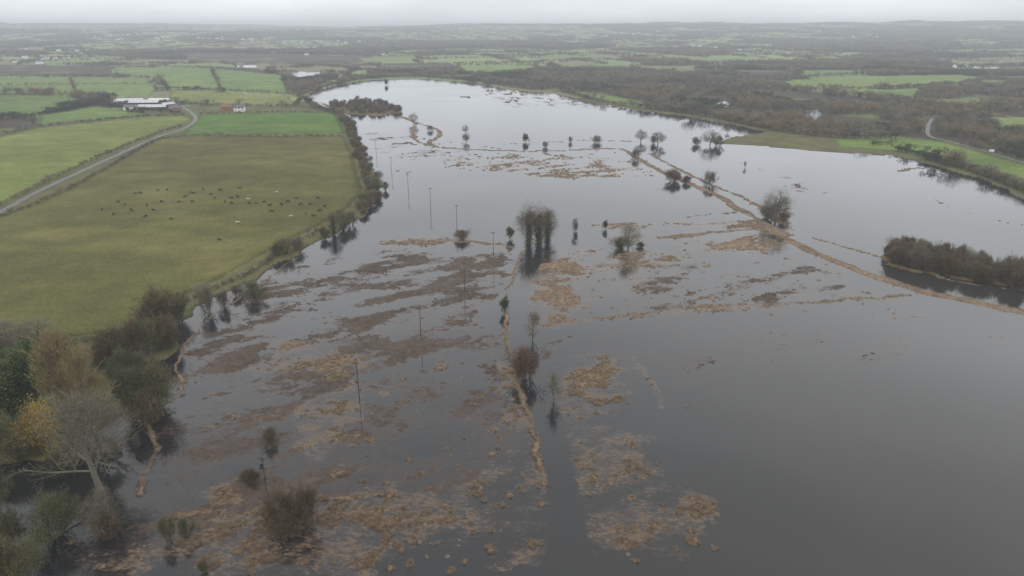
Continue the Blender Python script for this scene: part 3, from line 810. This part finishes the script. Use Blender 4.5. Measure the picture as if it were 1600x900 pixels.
# ---------------------------------------------------------------- buildings
import bmesh
def boxpart(name, verts, faces, mat, parent):
    me = bpy.data.meshes.new(name); me.from_pydata(verts, [], faces); me.materials.append(mat); me.update()
    o = bpy.data.objects.new(name, me); bpy.context.scene.collection.objects.link(o); o.parent = parent; return o
def boxv(x0, x1, y0, y1, z0, z1):
    v = [(x0,y0,z0),(x1,y0,z0),(x1,y1,z0),(x0,y1,z0),(x0,y0,z1),(x1,y0,z1),(x1,y1,z1),(x0,y1,z1)]
    f = [(0,3,2,1),(4,5,6,7),(0,1,5,4),(1,2,6,5),(2,3,7,6),(3,0,4,7)]
    return v, f
M_white = noisecol('painted_render', (.62,.62,.6), (.75,.75,.73), .6, .8)
M_brick = noisecol('brick', (.22,.11,.07), (.33,.18,.12), 1.5, .9)
M_grey = noisecol('fibre_cement', (.42,.43,.44), (.58,.59,.6), .25, .7)
M_slate = noisecol('slate', (.09,.09,.10), (.15,.15,.16), .8, .6)
M_tile = noisecol('clay_tile', (.17,.09,.06), (.26,.15,.10), .9, .8)
M_glass = noisecol('window_glass', (.02,.025,.03), (.04,.05,.055), 1, .1, spec=.5)
M_dark = noisecol('dark_timber', (.04,.035,.03), (.07,.06,.05), 1, .8)
def building(name, u, v, L, Wd, hw, hr, rot, wall, roof, windows=True, doors=1):
    x0, y0 = G(u, v)
    e = bpy.data.objects.new(name, None); bpy.context.scene.collection.objects.link(e)
    e.location = (x0, y0, float(zland(np.array([x0]), np.array([y0]))[0])-.1); e.rotation_euler = (0, 0, rot)
    a, b2 = L/2, Wd/2
    vs = [(-a,-b2,0),(a,-b2,0),(a,b2,0),(-a,b2,0),(-a,-b2,hw),(a,-b2,hw),(a,b2,hw),(-a,b2,hw),(-a,0,hw+hr-.05),(a,0,hw+hr-.05)]
    boxpart('walls', vs, [(0,1,5,4),(2,3,7,6),(1,2,6,9,5),(3,0,4,8,7)], wall, e)
    o_ = .4; t = .15; k = hr/b2*o_
    rv = []
    for sx in (-a-o_, a+o_):
        rv += [(sx,-b2-o_,hw-k),(sx,0,hw+hr),(sx,b2+o_,hw-k),(sx,-b2-o_,hw-k+t),(sx,0,hw+hr+t),(sx,b2+o_,hw-k+t)]
    boxpart('roof', rv, [(3,9,10,4),(4,10,11,5),(0,1,7,6),(1,2,8,7),(0,6,9,3),(2,5,11,8),(0,3,4,1),(1,4,5,2),(6,7,10,9),(7,8,11,10)], roof, e)
    V=[];Fc=[]
    if windows:
        nwin = max(2, int(L/3.2)); rows = [1.0] if hw < 4.5 else [1.0, 3.6]
        for r_ in rows:
            for i in range(nwin):
                cx = -a+(i+.5)*L/nwin
                for sy in (-1, 1):
                    q, ff = boxv(cx-.55, cx+.55, sy*b2-.04, sy*b2+.04, r_, r_+1.2); n0 = len(V); V += q; Fc += [tuple(n0+j for j in f_) for f_ in ff]
        boxpart('windows', V, Fc, M_glass, e)
        q, ff = boxv(a*.5-.45, a*.5+.45, -.45, .45, hw+hr*.6, hw+hr+1.1); boxpart('chimney', q, ff, M_brick, e)
        q, ff = boxv(-.5, .5, -b2-.06, -b2+.03, 0, 2.1); boxpart('door', q, ff, M_dark, e)
    else:
        for i in range(doors):
            cx = -a+(i+.5)*L/doors
            q, ff = boxv(cx-2, cx+2, -b2-.06, -b2+.03, 0, min(hw-.4, 4)); boxpart('door', q, ff, M_dark, e)
    return e
for (u, v, L, Wd, hw, hr, rt, wl, rf, d) in [
  (205,163,34,15,4.5,3,.15,M_grey,M_grey,3),(228,166,38,16,5,3,.1,M_dark,M_grey,3),(250,163,26,14,5,2.6,.2,M_grey,M_white,2),(240,172,34,13,4,2.6,.12,M_dark,M_grey,3),
  (214,172,28,12,4,2.4,.15,M_white,M_slate,3),(190,161,18,9,4,2.4,.9,M_grey,M_slate,1),(262,168,18,10,4,2.2,1.2,M_brick,M_grey,1)]:
    building('farm_barn', u, v, L, Wd, hw, hr, rt, wl, rf, False, d)
for (u, v, rt, wl, rf) in [(138,157,.3,M_brick,M_tile),(160,152,1.0,M_white,M_slate),(172,159,.2,M_brick,M_tile),(60,144,.4,M_brick,M_tile),(75,148,.9,M_brick,M_slate),(275,176,.2,M_brick,M_slate),
                           (355,174,.2,M_brick,M_tile),(375,175,.1,M_white,M_slate)]:
    building('brick_house' if wl == M_brick else 'white_house', u, v, rng.uniform(10, 15), 7.5, 5.2, 3, rt, wl, rf)
for (u, v) in [(883,131),(889,130)]: building('white_house', u, v, 13, 8, 5.2, 3, .3, M_white, M_slate)
# distant village houses as one mass
def addhouse(VV, FF, x0, y0, z0, L, Wd, hw, hr, rot, base):
    ca, sa = math.cos(rot), math.sin(rot); a, b2 = L/2, Wd/2
    vs = [(-a,-b2,0),(a,-b2,0),(a,b2,0),(-a,b2,0),(-a,-b2,hw),(a,-b2,hw),(a,b2,hw),(-a,b2,hw),(-a,0,hw+hr),(a,0,hw+hr)]
    n0 = len(VV)
    VV += [(x0+p*ca-q*sa, y0+p*sa+q*ca, z0+r) for p, q, r in vs]
    FF += [(tuple(n0+i for i in f), mi) for f, mi in [((0,1,5,4),0),((2,3,7,6),0),((1,2,6,9,5),0),((3,0,4,8,7),0),((4,5,9,8),1),((6,7,8,9),1)]]
V = []; FF = []
for cu, cv, su, sv, n in [(180,68,60,3,40),(320,68,90,3,50),(600,72,120,3,36),(420,60,120,2,30),(1380,66,60,3,14),(1560,50,50,2,10),(1000,62,100,3,16),(1540,110,30,3,5),(60,98,40,4,8),(1180,80,160,4,14),(120,84,60,3,14),(480,84,80,4,10)]:
    for i in range(n):
        u = rng.normal(cu, su*.6); v = max(50, rng.normal(cv, sv*.6)); x0, y0 = G(u, v)
        z0 = float(zland(np.array([x0]), np.array([y0]))[0])
        addhouse(V, FF, x0, y0, z0+1.0, rng.uniform(9, 20), rng.uniform(7, 10), rng.uniform(4, 7), 3.5, rng.uniform(-.8, .8), 0)
me = bpy.data.meshes.new('distant_village'); me.from_pydata(V, [], [f for f, _ in FF])
me.materials.append(M_white); me.materials.append(M_slate); me.polygons.foreach_set('material_index', np.array([m for _, m in FF], np.int32)); me.update()
o = bpy.data.objects.new('distant_village', me); bpy.context.scene.collection.objects.link(o)

# ---------------------------------------------------------------- utility poles
M_pole = noisecol('pole_timber', (.035,.03,.025), (.07,.06,.05), 1.5, .8)
M_wire = noisecol('wire', (.03,.03,.03), (.05,.05,.05), 1, .6)
def pole(name, x0, y0, h, rot, transformer=False):
    mb = MB(); pz = np.array([0, 0, -.5])
    mb.tube([pz, np.array([0, 0, h])], [.14, .09], 8, 0)
    def bx(a, b2, c, d, e, f):
        q, ff = boxv(a, b2, c, d, e, f); n0 = len(mb.v); mb.v += [np.array(p) for p in q]; mb.f += [tuple(n0+i for i in t) for t in ff]; mb.m += [0]*6
    bx(-.95, .95, -.19, -.07, h-.35, h-.2)
    for xx in (-.85, 0, .85): mb.tube([np.array([xx, -.13, h-.2]), np.array([xx, -.13, h+.08])], [.05, .04], 6, 0)
    mb.tube([np.array([.6, -.1, h-.35]), np.array([0, -.1, h-1.0])], [.03, .03], 4, 0); mb.tube([np.array([-.6, -.1, h-.35]), np.array([0, -.1, h-1.0])], [.03, .03], 4, 0)
    if transformer:
        mb.tube([np.array([.0, -.5, h-2.6]), np.array([0, -.5, h-1.6])], [.35, .35], 10, 0); bx(-.9, .9, -.7, -.2, h-2.75, h-2.62)
    me = mb.mesh(name, [M_pole]); o = bpy.data.objects.new(name, me); bpy.context.scene.collection.objects.link(o)
    o.location = (x0, y0, 0); o.rotation_euler = (0, 0, rot); return (x0, y0, h, rot)
def line_of(pts):
    pp = []
    for i, (u, v, hp) in enumerate(pts):
        x0, y0 = G(u, v); x1, y1 = G(*pts[min(i+1, len(pts)-1)][:2]); x2, y2 = G(*pts[max(i-1, 0)][:2])
        rot = math.atan2(y1-y2, x1-x2)+math.pi/2
        pp.append(pole('utility_pole', x0, y0, hm(hp, u, v), rot, u == 418))
    mb = MB()
    for a, b2 in zip(pp[:-1], pp[1:]):
        for off in (-.85, 0, .85):
            P = []
            for k in range(9):
                t = k/8; xa = a[0]+off*math.cos(a[3]); ya = a[1]+off*math.sin(a[3]); xb = b2[0]+off*math.cos(b2[3]); yb = b2[1]+off*math.sin(b2[3])
                P.append(np.array([xa+(xb-xa)*t, ya+(yb-ya)*t, a[2]+.08+(b2[2]-a[2])*t-4*t*(1-t)*1.0]))
            mb.tube(P, [.010]*9, 3, 0)
    me = mb.mesh('power_line', [M_wire]); o = bpy.data.objects.new('power_line', me); bpy.context.scene.collection.objects.link(o)
line_of([(588,240,20),(612,270,24),(638,298,28),(673,326,32),(714,357,36)])
line_of([(771,403,40),(726,456,46),(658,532,50),(562,628,60),(418,775,58)])

# ---------------------------------------------------------------- cattle
def skinmesh(name, verts, edges, rad, mat):
    me = bpy.data.meshes.new(name+'_sk'); me.from_pydata(verts, edges, [])
    o = bpy.data.objects.new(name+'_sk', me); bpy.context.scene.collection.objects.link(o)
    o.modifiers.new('s', 'SKIN'); 
    for i, r in enumerate(rad): me.skin_vertices[0].data[i].radius = (r, r)
    me.skin_vertices[0].data[0].use_root = True
    sb = o.modifiers.new('u', 'SUBSURF'); sb.levels = 1
    dg = bpy.context.evaluated_depsgraph_get(); dg.update()
    m2 = bpy.data.meshes.new_from_object(o.evaluated_get(dg)); m2.name = name
    m2.materials.clear(); m2.materials.append(mat)
    bpy.data.objects.remove(o); return m2
def cowmesh(name, mat, graze):
    v = [(-.8,0,1.15),(-.2,0,1.05),(.5,0,1.08)]; r = [.32,.4,.36]
    if graze: v += [(.95,0,.95),(1.22,0,.55),(1.38,0,.15)]
    else: v += [(.95,0,1.3),(1.2,0,1.5),(1.6,0,1.33)]
    r += [.2,.15,.1]; e = [(0,1),(1,2),(2,3),(3,4),(4,5)]
    for s_ in (1, -1):
        n = len(v); v += [(-.7,.22*s_,.75),(-.95,.22*s_,.5),(-.88,.22*s_,.03)]; r += [.16,.08,.07]; e += [(0,n),(n,n+1),(n+1,n+2)]
        n = len(v); v += [(.55,.2*s_,.65),(.6,.2*s_,.4),(.56,.2*s_,.03)]; r += [.13,.08,.07]; e += [(2,n),(n,n+1),(n+1,n+2)]
        n = len(v); p = v[4]; v += [(p[0]-.05, .27*s_, p[2]+.03)]; r += [.045]; e += [(4, n)]
    n = len(v); v += [(-1.15,0,1.25),(-1.24,0,.55)]; r += [.05,.04]; e += [(0,n),(n,n+1)]
    return skinmesh(name, v, e, r, mat)
M_cb = noisecol('black_hide', (.012,.011,.010), (.03,.026,.022), 2, .8)
M_cw = noisecol('cream_hide', (.36,.33,.27), (.46,.42,.35), 2, .8)
M_cbr = noisecol('brown_hide', (.07,.04,.025), (.12,.07,.04), 2, .8)
CM = [cowmesh('cow_'+a, m_, g_) for a, m_, g_ in (('a', M_cb, True), ('b', M_cb, False), ('c', M_cw, True), ('d', M_cbr, True))]
COWS = [(160,330),(185,318),(195,322),(212,305),(220,304),(230,323),(228,341),(247,300),(262,299),(268,345),(280,318),(298,303),(303,304),(301,318),(318,298),(330,306),(336,312),(352,318),(362,312),(362,320),(375,296),(372,310),(388,314),
 (390,320),(400,320),(372,351),(343,378),(433,303),(413,318),(422,324),(440,322),(455,341),(470,322),(478,336),(490,340),(500,332),(497,312),(450,318),(463,312),(485,322),(206,331),(240,331),(345,300),(425,333),(508,325),(290,310),(178,338),(253,318)]
for i, (u, v) in enumerate(COWS):
    x0, y0 = G(u, v); right = u > 405
    k = rng.choice(4, p=[.45,.1,.35,.1] if right else [.66,.2,.04,.1])
    o = bpy.data.objects.new('cow', CM[k]); bpy.context.scene.collection.objects.link(o)
    zc = float(zland(np.array([x0]), np.array([y0]))[0]); o.location = (x0, y0, zc-.02); s_ = rng.uniform(.9, 1.12); o.scale = (s_, s_, s_); o.rotation_euler = (0, 0, rng.normal(0, .7)+(math.pi if rng.random() < .5 else 0))

# ---------------------------------------------------------------- van
M_vw = noisecol('van_paint', (.7,.7,.7), (.78,.78,.78), .5, .35, spec=.5)
M_ty = noisecol('tyre', (.02,.02,.02), (.035,.035,.035), 3, .9)
def van(u, v):
    x0, y0 = G(u, v); e = bpy.data.objects.new('white_van', None); bpy.context.scene.collection.objects.link(e)
    e.location = (x0, y0, .81); xa, ya = G(1500, 227); xb, yb = G(1600, 256); e.rotation_euler = (0, 0, math.atan2(ya-yb, xa-xb))
    prof = [(-2.7,.35),(2.6,.35),(2.7,.9),(2.5,1.15),(1.9,1.3),(1.25,2.15),(.9,2.3),(-2.6,2.3),(-2.7,2.1)]
    n = len(prof); vs = [(p, -.98, q) for p, q in prof]+[(p, .98, q) for p, q in prof]
    fs = [tuple(range(n)), tuple(range(2*n-1, n-1, -1))]+[(i, i+n, (i+1) % n+n, (i+1) % n) for i in range(n)]
    b = boxpart('body', vs, fs, M_vw, e); bm = bmesh.new(); bm.from_mesh(b.data); bmesh.ops.recalc_face_normals(bm, faces=bm.faces); bmesh.ops.bevel(bm, geom=bm.edges[:], offset=.06, segments=2, affect='EDGES'); bm.to_mesh(b.data); bm.free()
    boxpart('windscreen', [(1.90,-.85,1.36),(1.90,.85,1.36),(1.34,.8,2.1),(1.34,-.8,2.1)], [(0,1,2,3)], M_glass, e).location = (.06, 0, .03)
    for sy in (-1, 1): boxpart('side_window', [(.5,sy*1.0,1.35),(1.7,sy*1.0,1.35),(1.2,sy*1.0,2.0),(.5,sy*1.0,2.0)], [(0,1,2,3)], M_glass, e)
    for k, (wx, wy) in enumerate([(-1.7,-.9),(-1.7,.9),(1.75,-.9),(1.75,.9)]):
        mb = MB(); mb.tube([np.array([wx, wy-.13, .35]), np.array([wx, wy-.12, .35]), np.array([wx, wy+.12, .35]), np.array([wx, wy+.13, .35])], [.2,.36,.36,.2], 16, 0)
        me = mb.mesh('wheel_%d' % (k+1), [M_ty]); o = bpy.data.objects.new(me.name, me); bpy.context.scene.collection.objects.link(o); o.parent = e
van(1548, 239)

# ---------------------------------------------------------------- mist: absorbing volume, its own glow stands in for scattered daylight
me = bpy.data.meshes.new('valley_mist'); q, ff = boxv(-32000, 32000, -6000, 30000, -60, 165)
me.from_pydata(q, [], ff); mo = bpy.data.objects.new('valley_mist', me); bpy.context.scene.collection.objects.link(mo)
m = bpy.data.materials.new('mist_glow'); m.use_nodes = True; nt = m.node_tree; nt.nodes.clear()
out = nt.nodes.new('ShaderNodeOutputMaterial'); ab = nt.nodes.new('ShaderNodeVolumeAbsorption'); em = nt.nodes.new('ShaderNodeEmission'); ad = nt.nodes.new('ShaderNodeAddShader')
SIG = 1/6200.0
ab.inputs['Color'].default_value = (0, 0, 0, 1); ab.inputs['Density'].default_value = SIG
em.inputs['Color'].default_value = (.555, .60, .645, 1); em.inputs['Strength'].default_value = SIG
nt.links.new(ab.outputs[0], ad.inputs[0]); nt.links.new(em.outputs[0], ad.inputs[1]); nt.links.new(ad.outputs[0], out.inputs['Volume'])
me.materials.append(m)

# ---------------------------------------------------------------- sky
w = bpy.data.worlds.new('World'); bpy.context.scene.world = w; w.use_nodes = True; nt = w.node_tree
bg = nt.nodes['Background']; bg.inputs['Strength'].default_value = .1
SUN_EL, SUN_ROT = math.radians(48), math.radians(200)
sky = nt.nodes.new('ShaderNodeTexSky'); sky.sky_type = 'NISHITA'; sky.sun_disc = False; sky.sun_elevation = SUN_EL; sky.sun_rotation = SUN_ROT
tc = nt.nodes.new('ShaderNodeTexCoord'); mp = nt.nodes.new('ShaderNodeMapping'); mp.inputs['Scale'].default_value = (1, 1, 7); nt.links.new(tc.outputs['Generated'], mp.inputs['Vector'])
c1 = noise(nt, mp.outputs[0], 2.6, 6, .58)
sx = nt.nodes.new('ShaderNodeSeparateXYZ'); nt.links.new(tc.outputs['Generated'], sx.inputs[0])
cr = nt.nodes.new('ShaderNodeValToRGB'); els = cr.color_ramp.elements
els[0].position = 0; els[0].color = (.56,.58,.60,1)
els[1].position = .10; els[1].color = (.84,.87,.92,1)
for p_, c_ in ((.22, (.94,.96,.99,1)), (.40, (.95,.965,.985,1)), (.60, (.78,.79,.80,1)), (1.0, (.76,.765,.775,1))):
    e_ = els.new(p_); e_.color = c_
nt.links.new(sx.outputs['Z'], cr.inputs['Fac'])
cl = maprange(nt, c1, .3, .7, .86*15, 1.12*15)
vs = nt.nodes.new('ShaderNodeVectorMath'); vs.operation = 'SCALE'; nt.links.new(cr.outputs['Color'], vs.inputs[0]); nt.links.new(cl, vs.inputs['Scale'])
fin = mixc(nt, .93, sky.outputs[0], vs.outputs[0])
nt.links.new(fin, bg.inputs['Color'])

sl = bpy.data.lights.new('sun', 'SUN'); sl.energy = .6; sl.angle = math.radians(20); sl.color = (1, .97, .93)
so = bpy.data.objects.new('sun', sl); bpy.context.scene.collection.objects.link(so)
d = Vector((math.sin(SUN_ROT)*math.cos(SUN_EL), math.cos(SUN_ROT)*math.cos(SUN_EL), math.sin(SUN_EL)))
so.rotation_euler = (-d).to_track_quat('-Z', 'Y').to_euler()

cam = bpy.data.cameras.new('camera'); co = bpy.data.objects.new('camera', cam); bpy.context.scene.collection.objects.link(co)
co.location = (0, 0, H); co.rotation_euler = (math.radians(90)-PITCH, 0, 0)
cam.sensor_width = 36; cam.lens = 36*FPX/1600; cam.clip_start = 1; cam.clip_end = 60000
bpy.context.scene.camera = co
sc = bpy.context.scene
sc.view_settings.view_transform = 'Standard'; sc.view_settings.look = 'None'; sc.view_settings.exposure = 0
